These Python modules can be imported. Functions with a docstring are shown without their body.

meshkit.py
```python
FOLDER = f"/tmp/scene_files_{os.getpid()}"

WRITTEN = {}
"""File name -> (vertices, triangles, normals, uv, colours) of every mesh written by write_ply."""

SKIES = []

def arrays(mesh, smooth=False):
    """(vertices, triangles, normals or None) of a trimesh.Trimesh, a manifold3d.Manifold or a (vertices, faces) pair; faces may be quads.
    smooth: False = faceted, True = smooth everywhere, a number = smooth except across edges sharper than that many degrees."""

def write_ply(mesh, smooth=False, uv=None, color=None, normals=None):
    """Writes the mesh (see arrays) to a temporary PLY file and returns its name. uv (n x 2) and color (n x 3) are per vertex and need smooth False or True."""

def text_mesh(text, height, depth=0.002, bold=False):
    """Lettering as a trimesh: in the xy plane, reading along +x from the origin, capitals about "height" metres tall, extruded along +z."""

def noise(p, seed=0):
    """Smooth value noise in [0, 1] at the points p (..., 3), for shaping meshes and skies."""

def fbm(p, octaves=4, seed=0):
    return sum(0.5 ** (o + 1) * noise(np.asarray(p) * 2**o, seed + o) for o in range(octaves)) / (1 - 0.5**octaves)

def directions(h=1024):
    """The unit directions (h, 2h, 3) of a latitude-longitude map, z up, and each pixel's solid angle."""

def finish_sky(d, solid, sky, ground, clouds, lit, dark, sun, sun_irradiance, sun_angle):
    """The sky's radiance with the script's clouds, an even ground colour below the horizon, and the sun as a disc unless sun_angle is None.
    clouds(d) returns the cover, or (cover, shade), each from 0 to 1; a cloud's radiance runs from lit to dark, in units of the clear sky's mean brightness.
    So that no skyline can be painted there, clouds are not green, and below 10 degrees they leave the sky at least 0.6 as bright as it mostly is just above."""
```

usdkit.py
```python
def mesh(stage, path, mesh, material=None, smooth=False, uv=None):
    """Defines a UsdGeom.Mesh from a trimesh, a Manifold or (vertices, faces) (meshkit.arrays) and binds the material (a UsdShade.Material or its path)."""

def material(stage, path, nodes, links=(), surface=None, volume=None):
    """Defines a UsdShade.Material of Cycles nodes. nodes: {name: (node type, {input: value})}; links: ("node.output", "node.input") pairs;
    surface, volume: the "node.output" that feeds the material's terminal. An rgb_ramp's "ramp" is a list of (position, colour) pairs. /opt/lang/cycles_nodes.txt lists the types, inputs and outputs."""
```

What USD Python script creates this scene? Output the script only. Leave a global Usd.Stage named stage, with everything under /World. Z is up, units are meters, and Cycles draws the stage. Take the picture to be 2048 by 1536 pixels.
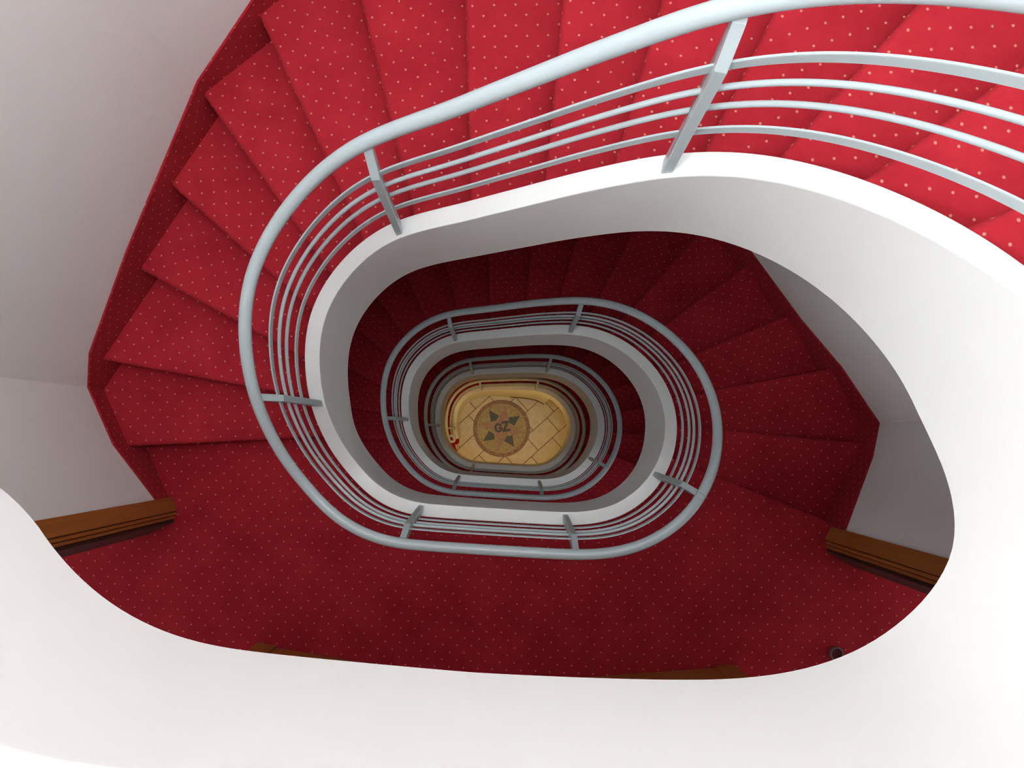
import math, numpy as np, trimesh, usdkit, meshkit
import manifold3d as m3
from pxr import Usd, UsdGeom, UsdLux, UsdShade, Gf, Sdf
from scipy.interpolate import CubicSpline, PchipInterpolator
from shapely.geometry import Polygon, Point, LineString, box
from shapely import affinity
from shapely.ops import unary_union

stage = Usd.Stage.CreateInMemory()
UsdGeom.SetStageUpAxis(stage, 'Z'); UsdGeom.SetStageMetersPerUnit(stage, 1.0)
UsdGeom.Xform.Define(stage, '/World'); UsdGeom.Scope.Define(stage, '/World/Looks')

# ------------------------------------------------------------------ camera
H = 2.975                      # storey height: 17 risers of 0.175
ZC = 12.775                    # camera height above the ground floor
cam = UsdGeom.Camera.Define(stage, '/World/camera')
right, down, fwd = np.array([[0.998697, 0.050592, 0.006719], [0.05093, -0.996433, -0.067282], [0.003292, 0.067537, -0.997711]])
cm = Gf.Matrix4d(1.0)
for r, v in enumerate((right, -down, -fwd)):
    cm.SetRow(r, Gf.Vec4d(*v, 0))
cm.SetRow(3, Gf.Vec4d(0, 0, ZC, 1))
cam.AddTransformOp().Set(cm)
cam.CreateFocalLengthAttr(28.0)
cam.CreateHorizontalApertureAttr(28.0 * 2048 / 1600)      # focal length 1600 px in a 2048 px wide picture
cam.CreateClippingRangeAttr(Gf.Vec2f(0.05, 200))
cam.CreateExposureAttr(0.0)

# ------------------------------------------------------------------ light
def rect_light(name, pos, w, h, intensity, color, rot=(0, 0, 0)):
    i = 0
    while stage.GetPrimAtPath('/World/%s_%03d' % (name, i)): i += 1
    l = UsdLux.RectLight.Define(stage, '/World/%s_%03d' % (name, i))
    l.CreateWidthAttr(w); l.CreateHeightAttr(h); l.CreateIntensityAttr(intensity); l.CreateColorAttr(Gf.Vec3f(*color))
    x = UsdGeom.Xformable(l); x.AddTranslateOp().Set(Gf.Vec3d(*pos)); x.AddRotateXYZOp().Set(Gf.Vec3f(*rot))
    return l
SKY = (0.93, 0.99, 1.0); WARM = (1.0, 0.60, 0.16)
rect_light('unseen_skylight_daylight', (0.0, 0.15, 18.74), 2.4, 1.8, 17.5, SKY)  # unseen, placed overhead to light the whole well
rect_light('unseen_west_daylight', (-2.94, -1.05, 16.3), 2.0, 1.0, 62.0, SKY, (0, -90, 0))     # out of view, high at the top hallway's west end, lights the east side
for sx in (-1, 1):                                              # added fill for the middle levels, unseen lamps at the ground
    rect_light('added_low_fill', (sx * 2.94, -1.05, 9.22), 0.5, 1.0, 4.5, SKY, (0, sx * 90, 0))  # added fill, brightens the well's north and west faces
    rect_light('added_hall_fill', (sx * 2.94, -1.05, 6.95), 1.0, 1.0, 2.8, SKY, (0, sx * 90, 0))  # added fill, brightens the second level's curbs
    rect_light('added_hall_warm_fill', (sx * 1.2, -0.95, 5.60), 0.30, 0.30, 6.0, (1.0, 0.80, 0.55))  # added warm fill over the lowest landing, no lamp known there
    rect_light('unseen_ground_lamp', (sx * 0.9, -0.95, 2.72), 0.45, 0.45, 18.5, WARM)  # lamps out of view, placed to warm the ground floor

# ------------------------------------------------------------------ materials
def mat(name, nodes, links, surface='p.BSDF'):
    return usdkit.material(stage, '/World/Looks/' + name, nodes, links, surface=surface)
def plain(name, color, rough=0.5, noise=0.0, scale=6.0, bump=0.0, bscale=120.0, coords='object', **kw):
    nodes = {'p': ('principled_bsdf', {'base_color': color, 'roughness': rough, **kw})}; links = []
    if noise or bump:
        nodes['g'] = ('geometry', {}) ; src = 'g.position'
        if noise:
            nodes['n'] = ('noise_texture', {'scale': scale, 'detail': 4.0, 'roughness': 0.6})
            nodes['r'] = ('rgb_ramp', {'ramp': [(0.3, tuple(c * (1 - noise) for c in color)), (0.7, tuple(min(1, c * (1 + noise)) for c in color))]})
            links += [(src, 'n.vector'), ('n.fac', 'r.fac'), ('r.color', 'p.base_color')]
        if bump:
            nodes['nb'] = ('noise_texture', {'scale': bscale, 'detail': 2.0}); nodes['b'] = ('bump', {'strength': bump, 'distance': 0.004})
            links += [(src, 'nb.vector'), ('nb.fac', 'b.height'), ('b.normal', 'p.normal')]
    return mat(name, nodes, links)

PLASTER = plain('white_plaster', (0.89, 0.882, 0.875), 0.7, noise=0.012, scale=3.0, bump=0.12, bscale=60.0)
CURB = plain('white_gloss_paint', (0.89, 0.885, 0.878), 0.42, noise=0.01, scale=4.0, bump=0.06, bscale=35.0)
STEEL = plain('grey_blue_paint', (0.50, 0.565, 0.59), 0.32)
WOOD = mat('varnished_wood', {'g': ('geometry', {}), 'm': ('mapping', {'scale': (14.0, 14.0, 0.5)}), 'n': ('noise_texture', {'scale': 6.0, 'detail': 6.0, 'distortion': 0.6}),
    'r': ('rgb_ramp', {'ramp': [(0.25, (0.30, 0.095, 0.018)), (0.55, (0.38, 0.130, 0.028)), (0.8, (0.44, 0.165, 0.042))]}), 'p': ('principled_bsdf', {'roughness': 0.35})},
    [('g.position', 'm.vector'), ('m.vector', 'n.vector'), ('n.fac', 'r.fac'), ('r.color', 'p.base_color')])
DARKWOOD = plain('dark_brown_gasket', (0.035, 0.018, 0.012), 0.5)
BASEB = plain('brown_baseboard', (0.10, 0.045, 0.018), 0.4)

def carpet_material(name):
    a = 0.068; s = 1 / a
    N = {'t': ('uvmap', {'attribute': 'st'}),
         'w': ('noise_texture', {'scale': 14.0, 'detail': 1.0}), 'wo': ('vector_math', {'math_type': 'subtract', 'vector2': (0.5, 0.5, 0.5)}), 'ws': ('vector_math', {'math_type': 'scale', 'scale': 0.006}), 'wa': ('vector_math', {'math_type': 'add'}),
         's': ('vector_math', {'math_type': 'multiply', 'vector2': (s, s, 0.0)}),
         'f1': ('vector_math', {'math_type': 'fraction'}), 'c1': ('vector_math', {'math_type': 'subtract', 'vector2': (0.5, 0.5, 0.0)}), 'l1': ('vector_math', {'math_type': 'length'}),
         'o': ('vector_math', {'math_type': 'add', 'vector2': (0.5, 0.5, 0.0)}),
         'f2': ('vector_math', {'math_type': 'fraction'}), 'c2': ('vector_math', {'math_type': 'subtract', 'vector2': (0.5, 0.5, 0.0)}), 'l2': ('vector_math', {'math_type': 'length'}),
         'mn': ('math', {'math_type': 'minimum'}),
         'mr': ('map_range', {'from_min': 0.034, 'from_max': 0.066, 'to_min': 1.0, 'to_max': 0.0, 'clamp': True}),
         'g': ('geometry', {}), 'n': ('noise_texture', {'scale': 5.0, 'detail': 3.0, 'roughness': 0.65}), 'nf': ('noise_texture', {'scale': 420.0, 'detail': 1.0}),
         'r': ('rgb_ramp', {'ramp': [(0.3, (0.325, 0.0135, 0.0225)), (0.7, (0.41, 0.0205, 0.032))]}),
         'mx': ('mix_color', {'blend_type': 'mix', 'b': (0.60, 0.21, 0.165)}),
         'ad': ('math', {'math_type': 'multiply_add', 'value2': 1.6}),
         'b': ('bump', {'strength': 0.5, 'distance': 0.003}),
         'p': ('principled_bsdf', {'roughness': 0.95, 'specular_ior_level': 0.1, 'sheen_weight': 0.05, 'sheen_roughness': 0.4, 'sheen_tint': (1.0, 0.35, 0.35)})}
    L = [('g.position', 'w.vector'), ('w.color', 'wo.vector1'), ('wo.vector', 'ws.vector1'), ('t.UV', 'wa.vector1'), ('ws.vector', 'wa.vector2'), ('wa.vector', 's.vector1'), ('s.vector', 'f1.vector1'), ('f1.vector', 'c1.vector1'), ('c1.vector', 'l1.vector1'), ('s.vector', 'o.vector1'), ('o.vector', 'f2.vector1'), ('f2.vector', 'c2.vector1'), ('c2.vector', 'l2.vector1'),
         ('l1.value', 'mn.value1'), ('l2.value', 'mn.value2'), ('mn.value', 'mr.value'), ('g.position', 'n.vector'), ('n.fac', 'r.fac'), ('r.color', 'mx.a'), ('mr.result', 'mx.fac'), ('mx.result', 'p.base_color'),
         ('g.position', 'nf.vector'), ('mr.result', 'ad.value1'), ('nf.fac', 'ad.value3'), ('ad.value', 'b.height'), ('b.normal', 'p.normal')]
    return mat(name, N, L)
CARPET = carpet_material('red_dotted_carpet')
TILES = [plain('limestone_tile_%d' % i, c, 0.30, noise=0.10, scale=9.0) for i, c in enumerate([(0.60, 0.50, 0.26), (0.63, 0.515, 0.28), (0.57, 0.475, 0.24), (0.62, 0.53, 0.27)])]
GROUT = plain('tile_grout', (0.17, 0.105, 0.04), 0.8)
def tesserae(name, c1, c2, c3, scale=70.0):
    return mat(name, {'g': ('geometry', {}), 'v': ('voronoi_texture', {'scale': scale, 'randomness': 0.7}), 'sp': ('separate_color', {}), 'r': ('rgb_ramp', {'ramp': [(0.0, c1), (0.35, c1), (0.45, c2), (0.75, c2), (0.8, c3), (1.0, c3)]}),
        'e': ('voronoi_texture', {'feature': 'distance_to_edge', 'scale': scale, 'randomness': 0.7}), 'mr': ('map_range', {'from_min': 0.02, 'from_max': 0.10, 'to_min': 0.55, 'to_max': 1.0, 'clamp': True}),
        'mx': ('mix_color', {'blend_type': 'multiply', 'fac': 1.0}), 'p': ('principled_bsdf', {'roughness': 0.45})},
        [('g.position', 'v.vector'), ('g.position', 'e.vector'), ('v.color', 'sp.color'), ('sp.r', 'r.fac'), ('e.distance', 'mr.value'), ('r.color', 'mx.a'), ('mr.result', 'mx.b'), ('mx.result', 'p.base_color')])
MOS_BG = tesserae('mosaic_field', (0.46, 0.39, 0.18), (0.56, 0.48, 0.27), (0.38, 0.33, 0.20))
MOS_RING = tesserae('mosaic_ring', (0.30, 0.155, 0.095), (0.36, 0.20, 0.125), (0.46, 0.31, 0.20))
MOS_PINK = tesserae('mosaic_pink', (0.42, 0.24, 0.19), (0.48, 0.30, 0.25), (0.54, 0.38, 0.32))
MOS_GREEN = plain('mosaic_green', (0.055, 0.06, 0.032), 0.4, noise=0.15, scale=40.0)
MOS_DARK = plain('mosaic_letters', (0.05, 0.035, 0.024), 0.4, noise=0.15, scale=60.0)

# ------------------------------------------------------------------ scene-graph helpers
def free(path):
    if not stage.GetPrimAtPath(path):
        return path
    i = 1
    while stage.GetPrimAtPath('%s_%03d' % (path, i)):
        i += 1
    return '%s_%03d' % (path, i)
def tag(prim, label=None, cat=None, group=None, kind=None):
    for k, v in (('label', label), ('category', cat), ('group', group), ('kind', kind)):
        if v: prim.SetCustomDataByKey(k, v)
    return prim
def thing(name, label, cat, loc=(0, 0, 0), group=None, kind=None):
    x = UsdGeom.Xform.Define(stage, free('/World/' + name)); x.AddTranslateOp().Set(Gf.Vec3d(*loc))
    return tag(x.GetPrim(), label, cat, group, kind)
def obj(name, mesh, material, parent=None, smooth=False, uv=None, label=None):
    path = free((str(parent.GetPath()) if parent else '/World') + '/' + name)
    p = usdkit.mesh(stage, path, mesh, material, smooth=smooth, uv=uv).GetPrim()
    if label: p.SetCustomDataByKey('label', label)
    return p
def dup(src, loc, label):
    x = UsdGeom.Xform.Define(stage, free('/World/' + src.GetName().rstrip('0123456789').rstrip('_')))
    x.AddTranslateOp().Set(Gf.Vec3d(*loc)); p = x.GetPrim()
    cd = src.GetCustomData(); tag(p, label, cd.get('category'), cd.get('group'), cd.get('kind'))
    p.GetReferences().AddInternalReference(src.GetPath()); p.SetInstanceable(True)
    return p
def tm(man):
    m = man.to_mesh(); return trimesh.Trimesh(np.array(m.vert_properties[:, :3], float), np.array(m.tri_verts), process=False)
def prism(poly, z0, z1):
    polys = getattr(poly, 'geoms', [poly])
    out = []
    for g in polys:
        if g.area < 1e-6: continue
        g = g.buffer(0)
        t = trimesh.creation.extrude_polygon(g, z1 - z0, engine='earcut'); t.apply_translation((0, 0, z0)); out.append(t)
    return trimesh.util.concatenate(out)
def mani(t):
    t = t.copy(); t.merge_vertices()
    return m3.Manifold(m3.Mesh(np.asarray(t.vertices, np.float32), np.asarray(t.faces, np.uint32)))
def boxmesh(cx, cy, cz, sx, sy, sz, rot=0.0):
    b = trimesh.creation.box((sx, sy, sz)); b.apply_transform(trimesh.transformations.rotation_matrix(rot, (0, 0, 1))); b.apply_translation((cx, cy, cz)); return b

# ------------------------------------------------------------------ the plan of the well
# phi: clockwise from south (south 0, west 90, north 180, east 270), going up through west, north, east
C = np.array([-0.03, 0.17]); NK = 36
RE = np.array([0.4959, 0.5025, 0.5252, 0.5671, 0.6254, 0.6776, 0.7147, 0.7382, 0.7456, 0.7462, 0.7475, 0.7434, 0.7199, 0.6761, 0.6201, 0.5648, 0.5245, 0.5026, 0.4967, 0.5058, 0.5296, 0.5684, 0.6267, 0.6924, 0.7498, 0.7938, 0.822, 0.827, 0.8099, 0.7808, 0.7487, 0.7024, 0.6374, 0.5739, 0.5293, 0.5043])
ZK = [(0.0, 0.0), (30.0, 0.0), (61.0, 0.0), (72.0, 0.1251), (85.0, 0.342), (100.0, 0.5294), (120.0, 0.7437), (145.0, 1.1000), (170.0, 1.3289), (195.0, 1.5464), (220.0, 1.8302), (240.0, 2.0935), (260.0, 2.4272), (275.0, 2.7085), (288.0, 2.9087), (298.0, 2.975), (330.0, 2.975), (360.0, 2.975)]
HK = [(0.0, 0.331), (55.0, 0.386), (75.0, 0.417), (90.0, 0.507), (120.0, 0.486), (160.0, 0.439), (200.0, 0.450), (240.0, 0.464), (275.0, 0.499), (295.0, 0.407), (360.0, 0.331)]
W_CURB, BATTER = 0.0624, 0.0135                    # width of the curb's top; the face leans this far into the well
pk = np.linspace(0, 360, NK + 1)
fE = CubicSpline(pk, np.append(RE, RE[0]), bc_type='periodic')
from scipy.ndimage import gaussian_filter1d
_a = np.arange(0, 360.01, 0.5); _z = PchipInterpolator(*np.array(ZK).T)(_a)
_z = np.clip(gaussian_filter1d(_z, 7.0, mode='nearest'), 0, H)
fz = lambda p: np.interp(p, _a, _z)
fh0 = PchipInterpolator(*np.array(HK).T)
CURB_H = 0.12                                     # landing curb above the carpet
def zcurb(phi, flat=False):                       # above the landing's carpet
    phi = np.asarray(phi, float)
    if flat: return np.full_like(phi, CURB_H)
    return np.where(phi < 0, fz(phi + 360) - H, fz(np.clip(phi, 0, 360))) + CURB_H
def plan(phi, r):
    a = np.radians(270 - np.asarray(phi, float)); return np.stack([C[0] + r * np.cos(a), C[1] + r * np.sin(a)], -1)
def edge(phi): return plan(phi, fE(np.mod(phi, 360)))
def normal(phi):
    t = edge(phi + 0.5) - edge(phi - 0.5); t /= np.linalg.norm(t, axis=-1, keepdims=True); return np.stack([-t[..., 1], t[..., 0]], -1)
def offs(phi, o):
    """Points at a distance o outside the inner curb edge, along the plan normal."""
    phi = np.asarray(phi, float); return edge(phi) + normal(phi) * o
PH = np.arange(0, 360, 2.0)
OPOLY = Polygon(offs(PH, W_CURB))
def sweep(sections, closed_ends=True):
    """sections: (n, k, 3) closed profiles."""
    s = np.asarray(sections, float); n, k, _ = s.shape; v = s.reshape(-1, 3); f = []
    for i in range(n - 1):
        for j in range(k):
            a, b, c, d = i * k + j, i * k + (j + 1) % k, (i + 1) * k + (j + 1) % k, (i + 1) * k + j
            f += [(a, b, c), (a, c, d)]
    if closed_ends:
        for j in range(1, k - 1):
            f += [(0, j + 1, j), ((n - 1) * k, (n - 1) * k + j, (n - 1) * k + j + 1)]
    t = trimesh.Trimesh(v, f, process=False); trimesh.repair.fix_normals(t); return t

# walls of the stairwell, inner faces
WALL = [(-1.595, -0.381), (-1.865, 0.129), (-1.217, 1.262), (-0.757, 1.680), (0.772, 1.680), (1.240, 1.262), (1.860, 0.169), (1.586, -0.364)]
WPOLY = Polygon(WALL)
# nosing lines: inner point, outer point (steps 1..17; 17 is the edge of the landing above)
NOSE = {1: ((-.842, -.036), (-1.736, -.127)), 2: ((-.999, .147), (-1.792, .253)), 3: ((-.964, .336), (-1.586, .636)), 4: ((-1.002, .628), (-1.394, .943)), 5: ((-.700, .589), (-1.203, 1.222)),
        6: ((-.549, .680), (-.971, 1.476)), 7: ((-.353, .742), (-.570, 1.456)), 8: ((-.152, .744), (-.202, 1.377)), 9: ((.075, .753), (.100, 1.294)), 10: ((.254, .752), (.370, 1.240)),
        11: ((.453, .730), (.697, 1.281)), 12: ((.581, .658), (1.054, 1.240)), 13: ((.695, .555), (1.298, 1.040)), 14: ((.79, .41), (1.475, .739)), 15: ((.985, .284), (1.730, .462)), 16: ((.976, .101), (1.787, .065)), 17: ((.917, -.098), (1.578, -.326))}
RISE = 0.175
def line_ends(k):
    a, b = map(np.array, NOSE[k]); d = (b - a) / np.linalg.norm(b - a)
    seg = LineString([a - d * 0.5, b + d * 1.2])
    pin = seg.intersection(OPOLY.exterior); pout = seg.intersection(WPOLY.exterior)
    far = lambda g, c: max([np.array(q.coords[0]) for q in getattr(g, 'geoms', [g])], key=lambda q: (q - a) @ d * c)
    return far(pin, 1), far(pout, 1), d
ENDS = {k: line_ends(k) for k in NOSE}

NOSE_ARC = [(0.018 - 0.018 * math.cos(t), -0.018 + 0.018 * math.sin(t)) for t in np.linspace(math.radians(90), math.radians(-35), 8)]
def nosing_prism(k, profile, u0, u1):
    """Extrudes a (v, z) profile along nosing line k; returns the manifold, and the frame for the carpet coordinates."""
    p, q, d = ENDS[k]; nxt = ENDS[k + 1][1] if k < 17 else np.array([0.0, -1.0])
    n = np.array([-d[1], d[0]]); n = n if (nxt - p) @ n > 0 else -n
    cs = m3.CrossSection([np.asarray(profile, float)], m3.FillRule.NonZero)
    e = m3.Manifold.extrude(cs, u1 - u0)           # x = v, y = z, z = u
    R = np.array([[n[0], 0, d[0], p[0] + d[0] * u0], [n[1], 0, d[1], p[1] + d[1] * u0], [0, 1, 0, 0]])
    return e.transform(R.tolist()), (p, d, n)
def carpet_uv(v, frame, z):
    p, d, n = frame; q = v[:, :2] - p
    return np.stack([q @ d + 0.013, q @ n + (v[:, 2] - z) + 0.011], 1)

SK = 0.008                                          # thickness of the carpet skirting on the walls
INNER = WPOLY.buffer(-SK, join_style=2).difference(OPOLY)
def step_mesh(k):
    p, q, d = ENDS[k]; p2, q2, d2 = ENDS[k + 1]
    quad = Polygon([p - d * 0.12, q + d * 0.25, q2 + d2 * 0.25, p2 - d2 * 0.12])
    grow = quad.buffer(0.035, join_style=2)
    wedge = grow.intersection(INNER)
    if wedge.geom_type != 'Polygon': wedge = max(wedge.geoms, key=lambda g: g.area)
    prof = [(3.0, 0.0)] + NOSE_ARC + [(0.022, -0.045), (0.022, -0.29), (3.0, -0.29)]
    bar, frame = nosing_prism(k, prof[::-1], -0.5, 2.6)
    # cut the back at the next nosing line, 30 mm under its overhang
    m = bar ^ mani(prism(wedge, -0.4, 0.1))
    n2 = np.array([-d2[1], d2[0]]); n2 = n2 if (p - p2) @ n2 < 0 else -n2
    m = m.trim_by_plane([-n2[0], -n2[1], 0.0], float(-(p2 @ n2) - 0.03))
    m = m.translate((0, 0, k * RISE)); t = tm(m)
    return t, carpet_uv(t.vertices, frame, k * RISE)

# ------------------------------------------------------------------ carpet skirting along the stair walls
def path_len(pts): return np.concatenate([[0], np.cumsum(np.linalg.norm(np.diff(np.asarray(pts), axis=0), axis=1))])
WPATH = np.array(WALL); WS = path_len(WPATH); WLS = LineString(WALL)
# (plan point, height of the skirting's top above the landing carpet)
TOPS = [((-1.595, -.381), .12), ((-1.735, -.117), .30), ((-1.865, .129), .305), ((-1.785, .27), .47), ((-1.558, .67), .69), ((-1.217, 1.262), .955), ((-.97, 1.486), 1.14), ((-.757, 1.68), 1.30), ((.772, 1.68), 2.10), ((1.24, 1.262), 2.31), ((1.325, 1.10), 2.40), ((1.54, .715), 2.57), ((1.72, .458), 2.75), ((1.860, .169), 2.835), ((1.77, .0), 2.96), ((1.586, -.364), 3.095)]
ts = np.array([WLS.project(Point(p)) for p, _ in TOPS]); tz = np.array([z for _, z in TOPS])
def skirting():
    s = np.unique(np.concatenate([np.linspace(0, WS[-1], 200), WS, ts])); pts = np.array([WLS.interpolate(x).coords[0] for x in s]); inn = WPOLY.buffer(-SK, join_style=2).exterior
    ko = np.array([WLS.project(Point(ENDS[k][1])) for k in range(1, 18)]); pitch = np.interp(s, ko, np.arange(1, 18) * RISE, left=RISE - 0.0, right=17 * RISE)
    top = np.interp(s, ts, tz); bot = np.maximum(pitch - 0.30, -0.02)
    # offset inwards along mitred normals
    dirs = np.diff(WPATH, axis=0); dirs /= np.linalg.norm(dirs, axis=1)[:, None]; nr = np.stack([dirs[:, 1], -dirs[:, 0]], 1)
    seg = np.clip(np.searchsorted(WS, s + 1e-9) - 1, 0, len(dirs) - 1); sec = []; uvs = []
    for i, x in enumerate(s):
        n = nr[seg[i]]; j = np.argmin(np.abs(WS - x))
        if abs(WS[j] - x) < 1e-6 and 0 < j < len(WS) - 1:
            b = nr[j - 1] + nr[j]; b /= np.linalg.norm(b); n = b / (b @ nr[j])
        o = pts[i]; w = o + n * SK
        sec.append([(*o, bot[i]), (*w, bot[i]), (*w, top[i] - 0.004), (*(o + n * SK * 0.6), top[i]), (*o, top[i])])
        uvs += [(x, bot[i] - 0.3), (x, bot[i]), (x, top[i]), (x, top[i] + 0.01), (x, top[i] + 0.02)]
    return sweep(sec), np.array(uvs)

def soffit():
    sec = []
    for k in np.arange(1, 17.01, 0.25):
        i = min(int(k), 16); f = k - i
        a = ENDS[i][0] * (1 - f) + ENDS[i + 1][0] * f; b = ENDS[i][1] * (1 - f) + ENDS[i + 1][1] * f; d = (b - a) / np.linalg.norm(b - a)
        a = a + d * 0.004; b = b - d * 0.03; z = k * RISE - 0.335
        sec.append([(*a, z), (*b, z), (*b, z - 0.03), (*a, z - 0.03)])
    return sweep(sec)

def curb_sections(E, n, z, bot, batter=BATTER):
    sec = []
    for i in range(len(E)):
        O, P, m, zz = E[i] + n[i] * W_CURB, E[i] - n[i] * batter, -n[i], z[i]
        sec.append([(*O, zz - 0.004), (*(O + m * 0.004), zz), (*(E[i] - m * 0.007), zz), (*(E[i] - m * 0.002), zz - 0.002), (*E[i], zz - 0.007), (*P, bot[i]), (*O, bot[i])])
    return sweep(sec)
def curb_mesh(p0, p1, to_floor=False):
    phi = np.linspace(p0, p1, max(8, int(abs(p1 - p0) / 1.5)))
    z = zcurb(phi); h = fh0(np.mod(phi, 360))
    return curb_sections(edge(phi), normal(phi), z, np.zeros_like(z) if to_floor else z - h)
def top_curb():
    """The curb of the topmost landing: round the well, then straight on to the west wall."""
    phi = np.linspace(-62, 62, 90); a = edge(phi); t = a[-1] - a[-2]; t /= np.linalg.norm(t)
    b0, b3 = a[-1], np.array([-1.15, -0.045]); b1, b2 = b0 + t * 0.16, b3 + np.array([0.22, 0.0])
    u = np.linspace(0, 1, 24)[1:, None]; bez = (1 - u) ** 3 * b0 + 3 * u * (1 - u) ** 2 * b1 + 3 * u ** 2 * (1 - u) * b2 + u ** 3 * b3
    E = np.vstack([a, bez, [[-1.765, -0.045]]]); t = np.gradient(E, axis=0); t /= np.linalg.norm(t, axis=1)[:, None]; n = np.stack([-t[:, 1], t[:, 0]], 1)
    z = np.full(len(E), CURB_H); z[:len(phi)] = np.where(phi < 0, zcurb(phi), CURB_H); h = np.concatenate([fh0(np.mod(phi, 360)), np.full(len(E) - len(phi), float(fh0(62)))])
    return curb_sections(E, n, z, z - h)

# ------------------------------------------------------------------ railing
OFF_R, H_R = 0.1107, 0.591
BARS = [('flat_bar', 0.058, 0.147), ('round_bar', 0.062, 0.267), ('round_bar', 0.062, 0.362), ('flat_bar', 0.067, 0.452)]
def rail_curve(phi, o, h, flat=False, zoff=0.0):
    p = offs(phi, o); return np.column_stack([p, zcurb(phi, flat) + h + zoff])
def frames(c):
    t = np.gradient(c, axis=0); t /= np.linalg.norm(t, axis=1)[:, None]
    up = np.array([0, 0, 1.0]); s = np.cross(t, up); s /= np.linalg.norm(s, axis=1)[:, None]; u = np.cross(s, t); return t, s, u
def tube(c, r, k=12):
    t, s, u = frames(c); a = np.linspace(0, 2 * np.pi, k, endpoint=False)
    return sweep([[c[i] + r * (math.cos(x) * s[i] + math.sin(x) * u[i]) for x in a] for i in range(len(c))])
def flat(c, w, hgt):
    t, s, u = frames(c); z = np.array([0, 0, 1.0])
    return sweep([[c[i] + s[i] * w / 2 * a + z * hgt / 2 * b for a, b in ((-1, -1), (1, -1), (1, .8), (.7, 1), (-.7, 1), (-1, .8))] for i in range(len(c))])
POST_IN = [(0.012, 0.0), (0.046, 0.470), (0.092, 0.562)]
def post_mesh(phi, flat_=False, zoff=0.0):
    phi = np.array([phi], float); sc = 1.0; base = edge(phi)[0]; n = offs(phi, 1.0)[0] - base; t = np.array([-n[1], n[0]])
    z0 = float(zcurb(phi, flat_)[0]) + zoff
    prof = [(POST_IN[0][0], -0.004), POST_IN[1], POST_IN[2], (POST_IN[2][0] + 0.018, POST_IN[2][1] + 0.012), (POST_IN[2][0] + 0.026, POST_IN[2][1] - 0.004), (POST_IN[1][0] + 0.030, POST_IN[1][1] - 0.012), (POST_IN[0][0] + 0.034, -0.004)]
    # slope of the curb under the post
    dz = float(zcurb(phi + 1, flat_)[0] - zcurb(phi - 1, flat_)[0]); ds = float(np.linalg.norm(edge(phi + 1)[0] - edge(phi - 1)[0])); g = 0.0 if flat_ else dz / ds
    secs = []
    for w in (-0.0125, -0.0105, 0.0105, 0.0125):
        ins = 0.0015 if abs(w) > 0.011 else 0.0; trav = -w        # t points down the flight
        row = []
        cx = np.mean([p for p, _ in prof]);
        for o, h in prof:
            o2 = cx + (o - cx) * (1 - ins / 0.03) ; b = base + n * o2 * sc + t * w
            row.append((b[0], b[1], z0 + h + (g * trav if h < 0.1 else 0.0)))
        secs.append(row)
    return sweep(secs)
POSTS = [-67.75 + 360, -32.75 + 360, 35.4, 85.2, 142.9, 218.7]

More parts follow.
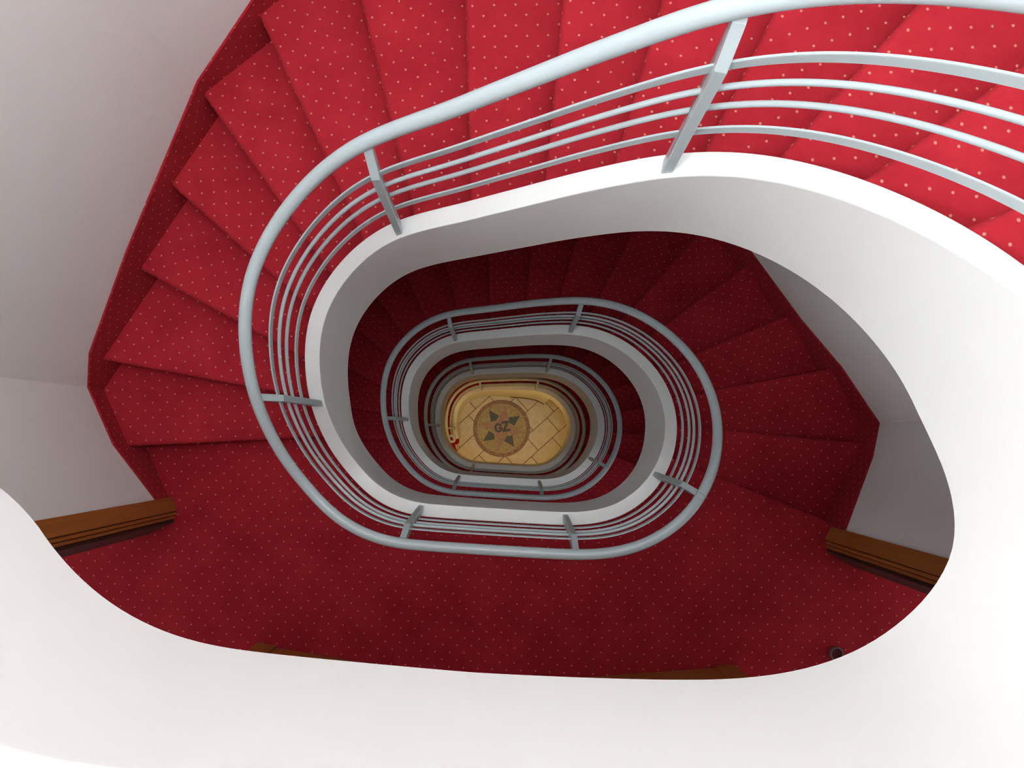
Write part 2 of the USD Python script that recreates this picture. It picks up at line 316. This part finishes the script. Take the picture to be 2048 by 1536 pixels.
def build_railing(root, p0, p1, posts, flat_=False, zoff=0.0, volute=False):
    phi = np.arange(p0, p1 + 0.01, 1.5)
    c = rail_curve(phi, OFF_R, H_R, flat_, zoff)
    if volute:                                     # the rail's foot curls round to a small ring over the newel
        t = c[0] - c[1]; t[2] = 0; t /= np.linalg.norm(t); n = -normal(phi[:1])[0]; n3 = np.array([*n, 0]); r = 0.042
        a = np.linspace(np.radians(300), np.radians(12), 22)
        loop = np.array([c[0] + n3 * r * (1 - math.cos(x)) + t * r * math.sin(x) * 1.1 for x in a]); c = np.vstack([loop, c])
    obj('handrail', tube(c, 0.0212, 16), STEEL, root, smooth=40)
    for nm, o, h in BARS:
        b = rail_curve(phi, o, h, flat_, zoff)
        obj(nm, flat(b, 0.007, 0.03) if nm == 'flat_bar' else tube(b, 0.0068, 10), STEEL, root, smooth=40)
    for q in posts:
        obj('post', post_mesh(q, flat_, zoff), STEEL, root, smooth=False)

# ------------------------------------------------------------------ landing
SOUTH = Polygon([(-1.135, -1.048), (-0.02, -1.180), (1.140, -1.040), (1.140, -1.70), (-1.135, -1.70)])
def wall_quad(a, b, th=0.22, ea=0.0, eb=0.0):
    a, b = np.array(a), np.array(b); d = (b - a) / np.linalg.norm(b - a); n = np.array([-d[1], d[0]])   # outwards for a clockwise outline
    return Polygon([a, b, b + n * th + d * eb, a + n * th - d * ea])
def landing_region(gap=0.0):
    far = 6.0
    p17, q17, d17 = ENDS[17]; p1, q1, d1 = ENDS[1]
    n1 = np.array([-d1[1], d1[0]]); n1 = n1 if n1[1] > 0 else -n1
    s = n1 * 0.03
    cut = Polygon([C, p17 - d17 * 0.1, q17 + d17 * 0.05, (4.5, q17[1]), (4.5, -4), (-4.5, -4), (-4.5, q1[1]), q1 + d1 * 0.05 + s, p1 - d1 * 0.1 + s])
    hall = unary_union([WPOLY.buffer(-SK, join_style=2), Polygon([(-3.0, -1.6), (3.0, -1.6), (3.0, -0.36), (-3.0, -0.36)]), box(-1.60, -0.6, 1.60, -0.30)])
    r = hall.intersection(cut).difference(OPOLY).difference(SOUTH).difference(box(1.755, -0.505, 3.2, -0.2)).difference(box(-3.2, -0.505, -1.755, -0.2))
    return max(getattr(r, 'geoms', [r]), key=lambda g: g.area)
WQ = {i: wall_quad(WALL[i], WALL[i + 1], ea=0.0 if i == 0 else 0.05, eb=0.0 if i == 6 else 0.05) for i in (0, 6)}
LREG = landing_region().difference(unary_union([WQ[0], WQ[6]]))
def landing_carpet():
    prof = [(8.0, 0.0)] + NOSE_ARC + [(0.022, -0.045), (0.022, -0.205), (0.030, -0.205), (0.030, -0.03), (8.0, -0.03)]
    bar, frame = nosing_prism(17, prof[::-1], -6.0, 6.0)
    t = tm(bar ^ mani(prism(LREG, -0.4, 0.1)))
    uv = np.stack([t.vertices[:, 0] + 0.013, t.vertices[:, 1] + t.vertices[:, 2]], 1)
    return t, uv
def landing_slab():
    p, q, d = ENDS[17]; n = np.array([-d[1], d[0]]); n = n if n[1] < 0 else -n
    half = Polygon([p - d * 6 + n * 0.032, p + d * 6 + n * 0.032, p + d * 6 + n * 9, p - d * 6 + n * 9])
    return prism(LREG.intersection(half), -0.205, -0.031)
def landing_skirting():
    out = []; uvs = []
    return out

# ------------------------------------------------------------------ build: flights
def fill_flight(root, ground=False):
    for k in range(1, 17):
        t, uv = step_mesh(k); obj('step', t, CARPET, root, uv=uv)
    if ground:
        obj('stringer', curb_mesh(73.5, 236, to_floor=True), CURB, root, smooth=35)
        obj('stringer', curb_mesh(236, 298), CURB, root, smooth=35)
        ph = np.linspace(186, 236, 40); e = edge(ph); m = -normal(ph)
        obj('baseboard', sweep([[(*(e[i] + m[i] * 0.012), 0.0), (*(e[i] + m[i] * 0.024), 0.0), (*(e[i] + m[i] * 0.022), 0.10), (*(e[i] + m[i] * 0.008), 0.105)] for i in range(len(ph))]), BASEB, root, label='dark brown baseboard')
    else:
        obj('stringer', curb_mesh(61, 298), CURB, root, smooth=35)
    t, uv = skirting(); obj('skirting', t, CARPET, root, uv=uv)
    obj('soffit', soffit(), PLASTER, root)

LEVEL = [H * 3, H * 2, H, 0.0]
flight = thing('stair_flight', 'topmost and brightest red carpeted winding stair flight, crossing the top of the picture', 'staircase', (0, 0, LEVEL[0]), 'winding stair flights around the oval well')
fill_flight(flight)
dup(flight, (0, 0, LEVEL[1]), 'second red stair flight from the top, winding down from the wide landing on the right')
dup(flight, (0, 0, LEVEL[2]), 'very dark third stair flight from the top, seen between the two innermost grey railings')
gflight = thing('stair_flight', 'lowest stair flight with yellow-lit inner wall, ending on the tiled ground floor', 'staircase', (0, 0, LEVEL[3]), 'winding stair flights around the oval well')
fill_flight(gflight, True)

landing = thing('landing', 'wide dark red dotted carpet landing with wooden door posts at both ends', 'landing', (0, 0, LEVEL[0]), 'carpeted landings around the oval well')
t, uv = landing_carpet(); obj('carpet', t, CARPET, landing, uv=uv, label='red dotted carpet')
obj('slab', landing_slab(), PLASTER, landing)
obj('curb', curb_mesh(-62, 61), CURB, landing, smooth=35)
dup(landing, (0, 0, LEVEL[1]), 'second landing down, its white curb behind the middle oval railing')
dup(landing, (0, 0, LEVEL[2]), 'lowest landing, its grey curb framing the yellow tiled floor')
top = thing('landing', 'topmost landing, its broad white curved band filling the bottom of the picture', 'landing', (0, 0, LEVEL[0] + H), 'carpeted landings around the oval well')
obj('carpet', t, CARPET, top, uv=uv); obj('slab', landing_slab(), PLASTER, top)
obj('curb', top_curb(), CURB, top, smooth=35)

rail = thing('stair_railing', 'largest grey tubular railing, sweeping across the top and round the wide landing', 'railing', (0, 0, LEVEL[0]), 'grey steel railings around the oval well')
build_railing(rail, -67.5, 292.5, POSTS)
dup(rail, (0, 0, LEVEL[1]), 'middle grey oval railing, second from the top')
dup(rail, (0, 0, LEVEL[2]), 'dim grey oval railing third from the top, just outside the lowest railing')
grail = thing('stair_railing', 'innermost lowest railing ending in a small curled ring at the ground floor', 'railing', (0, 0, LEVEL[3]), 'grey steel railings around the oval well')
build_railing(grail, 74.5, 292.5, [85.2, 142.9, 218.7], volute=True)

# ------------------------------------------------------------------ the room
def wall_seg(name, a, b, z0, z1, label, th=0.22, ea=0.0, eb=0.0):
    poly = wall_quad(a, b, th, ea, eb)
    p = obj(name, prism(poly, z0, z1), PLASTER); tag(p, label, 'wall', kind='structure'); return p
ZT = 18.8
names = ['southwest', 'west', 'northwest', 'north', 'northeast', 'east', 'southeast']
labs = ['short plain wall left of the wide landing, beside the left wooden door post', 'large plain grey wall beside the upper flight in the upper left', 'chamfered stair wall in the top left corner', 'north stair wall behind the top flight', 'northeast stair wall behind the white curve', 'plain wall strip seen under the white curve on the right', 'short plain wall right of the wide landing, above the right wooden door post']
for i, nm in enumerate(names):
    wall_seg('wall_' + nm, WALL[i], WALL[i + 1], -0.02, ZT, labs[i], ea=0.0 if i == 0 else 0.05, eb=0.0 if i == 6 else 0.05)
tag(obj('wall_south', prism(SOUTH, -0.02, ZT), PLASTER), 'south wall block behind the wide landing', 'wall', kind='structure')
for sx, nm in ((-1, 'left'), (1, 'right')):
    tag(obj('wall_hall_' + nm, boxmesh(sx * 2.44, -0.42, ZT / 2, 1.36, 0.16, ZT), PLASTER), 'hallway wall running off to the %s of the landings' % nm, 'wall', kind='structure')
    tag(obj('wall_end_' + nm, boxmesh(sx * 3.07, -1.05, ZT / 2, 0.14, 1.2, ZT), PLASTER), 'unseen end wall of the %s hallway' % nm, 'wall', kind='structure')  # out of view, closes the hallway against stray light
tag(obj('wall_back', boxmesh(0, -1.76, ZT / 2, 6.3, 0.12, ZT), PLASTER), 'unseen back wall of the hallways', 'wall', kind='structure')  # out of view, keeps the hallways enclosed and dark
# ceiling out of view, opened for the overhead daylight
sky = box(-1.25, -0.80, 1.25, 1.10)
tag(obj('ceiling', prism(box(-3.3, -1.9, 3.3, 2.1).difference(sky), ZT, ZT + 0.15), PLASTER), 'unseen white ceiling with a skylight opening over the stairwell', 'ceiling', kind='structure')

# added frames round the daylight sources, all out of view
FRAME = plain('added_frame_white', (0.8, 0.8, 0.79), 0.35)
def window(name, label, c, w, h, axis):
    """Four frame bars; axis 'z': lies in the ceiling (w along x, h along y); 'x': stands in an end wall (w up, h along y)."""
    root = thing(name, label, 'window', c, kind='structure'); b = 0.06
    for nm, dx, dy, sx, sy in (('rail', 0, h / 2 + b / 2, w + 2 * b, b), ('rail', 0, -h / 2 - b / 2, w + 2 * b, b), ('stile', w / 2 + b / 2, 0, b, h), ('stile', -w / 2 - b / 2, 0, b, h)):
        m = boxmesh(dx, dy, 0, sx, sy, 0.05) if axis == 'z' else boxmesh(0, dy, dx, 0.05, sy, sx)
        obj(nm, m, FRAME, root)
window('window_1', 'added frame round the unseen skylight high over the stairwell', (0.0, 0.15, 18.765), 2.44, 1.84, 'z')
window('window_2', 'added frame round the unseen tall light at the west end of the topmost hallway', (-2.965, -1.05, 16.3), 2.04, 1.04, 'x')
for sx, a in ((-1, 'west'), (1, 'east')):
    window('window_%d' % (3 if sx < 0 else 4), 'added frame round the low fill light at the %s end of the hallway by the wide landing' % a, (sx * 2.965, -1.05, 9.22), 0.54, 1.04, 'x')
    window('window_%d' % (5 if sx < 0 else 6), 'added frame round the fill light at the %s end of the second hallway down' % a, (sx * 2.965, -1.05, 6.95), 1.04, 1.04, 'x')

# ------------------------------------------------------------------ wooden door posts at the ends of the wide landing
def door_post(name, a, b, label, side):
    """a: wall end, b: previous wall point. Boards stand on the wall face at its end and wrap round it."""
    a, b = np.array(a), np.array(b); t = (a - b) / np.linalg.norm(a - b); n = np.array([-t[1], t[0]]); n = n if n @ (-a) > 0 else -n
    root = thing(name, label, 'door frame', (0, 0, LEVEL[0]), kind='structure')
    def board(nm, t0, t1, n0, n1, m):
        q = [a + t * t0 + n * n0, a + t * t1 + n * n0, a + t * t1 + n * n1, a + t * t0 + n * n1]
        p = Polygon(q).buffer(-0.003).buffer(0.003); obj(nm, prism(p, 0.0, 2.08), m, root)
    board('casing', -0.012, 0.058, -0.04, 0.022, WOOD)
    board('casing_bead', 0.060, 0.074, -0.04, 0.012, WOOD)
    board('jamb', 0.075, 0.088, -0.20, 0.000, WOOD)
    board('gasket', 0.0885, 0.103, -0.16, -0.014, DARKWOOD)
    return root
door_post('door_1', WALL[0], WALL[1], 'brown varnished wooden door post at the left end of the wide landing', -1)
door_post('door_2', WALL[7], WALL[6], 'brown varnished wooden door post at the right end of the wide landing', 1)

def south_door(name, p, q, label):
    p, q = np.array(p), np.array(q); d = (q - p) / np.linalg.norm(q - p); n = np.array([-d[1], d[0]]); n = n if n[1] > 0 else -n
    root = thing(name, label, 'door', (0, 0, LEVEL[0]), kind='structure'); rot = math.atan2(d[1], d[0])
    def blk(nm, u0, u1, n0, n1, z0, z1, m):
        c = p + d * (u0 + u1) / 2 + n * (n0 + n1) / 2; obj(nm, boxmesh(c[0], c[1], (z0 + z1) / 2, u1 - u0, n1 - n0, z1 - z0, rot), m, root)
    L = 0.98
    blk('casing', 0.0, 0.09, 0.001, 0.03, 0, 2.10, WOOD); blk('casing', L - 0.09, L, 0.001, 0.03, 0, 2.10, WOOD); blk('lintel', 0.09, L - 0.09, 0.001, 0.03, 2.01, 2.10, WOOD)
    blk('leaf', 0.092, L - 0.092, 0.001, 0.022, 0.004, 2.008, WOOD)
south_door('door_3', (-1.128, -1.048), (-0.02, -1.179), 'wooden door face peeping out above the white band at lower left')
south_door('door_4', (1.134, -1.040), (-0.02, -1.179), 'wooden door face peeping out above the white band at lower right')
# door stop: a small grey ring on the carpet
stop = thing('door_stop', 'small grey ring-shaped door stop on the carpet at the lower right', 'door stop', (1.605, -0.935, LEVEL[0]))
r = trimesh.creation.annulus(0.026, 0.031, 0.02, sections=32); r.apply_translation((0, 0, 0.0101)); obj('rim', r, plain('stop_metal', (0.14, 0.14, 0.125), 0.45), stop)
r = trimesh.creation.cylinder(0.026, 0.012, sections=32); r.apply_translation((0, 0, 0.0061)); obj('cushion', r, plain('stop_rubber', (0.10, 0.006, 0.010), 0.8), stop)

# ------------------------------------------------------------------ ground floor
floor = thing('floor', 'beige stone tiled ground floor laid on the diagonal at the bottom of the well', 'floor', kind='structure')
obj('bed', prism(box(-3.1, -1.7, 3.1, 2.0), -0.14, -0.014), GROUT, floor, label='brown grout bed')
MC = np.array([-0.088, 0.148]); MR = 0.449
T0 = np.array([0.628, 0.352]); ang = math.radians(45.0); e1 = np.array([math.cos(ang), math.sin(ang)]); e2 = np.array([math.sin(ang), -math.cos(ang)])
ROW, LEN, J = 0.290, 0.450, 0.0095
disc = Point(MC).buffer(MR + 0.004, 48); view = OPOLY.buffer(0.35)
rng = np.random.default_rng(5); ti = 0
for row in range(-5, 6):
    for col in range(-5, 6):
        o = T0 + e2 * ROW * row + e1 * (LEN * col - 0.15 * row)
        c = [o + e1 * J / 2 + e2 * J / 2, o + e1 * (LEN - J / 2) + e2 * J / 2, o + e1 * (LEN - J / 2) + e2 * (ROW - J / 2), o + e1 * J / 2 + e2 * (ROW - J / 2)]
        g = Polygon(c)
        if not g.intersects(view): continue
        g = g.difference(disc)
        for q in getattr(g, 'geoms', [g]):
            if q.area < 4e-4: continue
            obj('tile', prism(q, -0.014, 0.0), TILES[int(rng.integers(4))], floor)
# mosaic medallion
med = thing('mosaic_medallion', 'round stone mosaic with an eight-pointed star and the letters GZ in the tiled floor', 'mosaic', (MC[0], MC[1], -0.014))
def flat_piece(nm, poly, m, z1=0.0135, **k): return obj(nm, prism(poly, 0.0, z1), m, med, **k)
full = Point(0, 0).buffer(MR - 0.001, 64); field = Point(0, 0).buffer(MR * 0.885, 64)
A0 = math.radians(79.5 + 2.9)
pt = lambda r, a: (r * math.cos(a), r * math.sin(a))
stars = []
hub = Polygon([pt(0.152, A0 + math.radians(22.5 + 45 * i)) for i in range(8)])
for i in range(8):
    a = A0 + i * math.pi / 4; green = i % 2
    if green: poly = Polygon([pt(0.352, a), pt(0.205, a + math.radians(23)), pt(0.150, a), pt(0.205, a - math.radians(23))])
    else: poly = Polygon([pt(0.385, a), pt(0.300, a + math.radians(5.5)), pt(0.200, a + math.radians(22)), pt(0.10, a), pt(0.200, a - math.radians(22)), pt(0.300, a - math.radians(5.5))])
    stars.append((green, poly))
greens = unary_union([p for g, p in stars if g]); pinks = [p.difference(greens).difference(hub) for g, p in stars if not g]
txt = None
hub = unary_union([hub]).difference(greens)
flat_piece('border_ring', full.difference(field), MOS_RING, label='reddish brown border ring')
flat_piece('field', field.buffer(-0.001).difference(greens.buffer(0.001)).difference(unary_union(pinks).buffer(0.001)).difference(hub.buffer(0.001)), MOS_BG, label='yellowish tesserae field')
flat_piece('star_center', hub, MOS_PINK, z1=0.0136)
for g, p in stars:
    if g: flat_piece('green_star_point', p, MOS_GREEN, z1=0.0138, label='dark green star point')
for p in pinks: flat_piece('pink_star_point', max(getattr(p, 'geoms', [p]), key=lambda q: q.area), MOS_PINK, z1=0.0137)
def fat(m, ch, hgt):
    """Thickens the letter: its outline grown by 5 mm."""
    tri = m.triangles[np.abs(m.face_normals[:, 2]) > 0.9][:, :, :2]
    g = unary_union([Polygon(t).buffer(0) for t in tri if abs(np.cross(t[1] - t[0], t[2] - t[0])) > 1e-10]).buffer(0.005)
    return prism(g, 0.0, 0.0006)
for ch, (x, y), hgt, rot in (('G', (-0.100, -0.072), 0.125, 12), ('Z', (0.012, -0.052), 0.150, 10)):
    tmsh = meshkit.text_mesh(ch, hgt, 0.0006, bold=True); tmsh = fat(tmsh, ch, hgt); tmsh.apply_transform(trimesh.transformations.rotation_matrix(math.radians(rot + 2.9), (0, 0, 1))); tmsh.apply_translation((x, y, 0.0138))
    obj('letter_' + ch.lower(), tmsh, MOS_DARK, med, label='dark letter ' + ch)
# carpet at the foot of the stairs
run = Polygon([(-0.757, 0.02), (-0.750, -0.12), (-0.815, -0.150), (-0.70, -0.47), (-0.66, -0.62), (-1.6, -0.62), (-1.6, 0.0), (-0.84, 0.02)])
rm = prism(run, 0.0005, 0.012); tag(obj('floor_carpet', rm, CARPET, uv=rm.vertices[:, :2].copy()), 'red carpet piece on the tiles beside the curled end of the lowest railing', 'carpet')
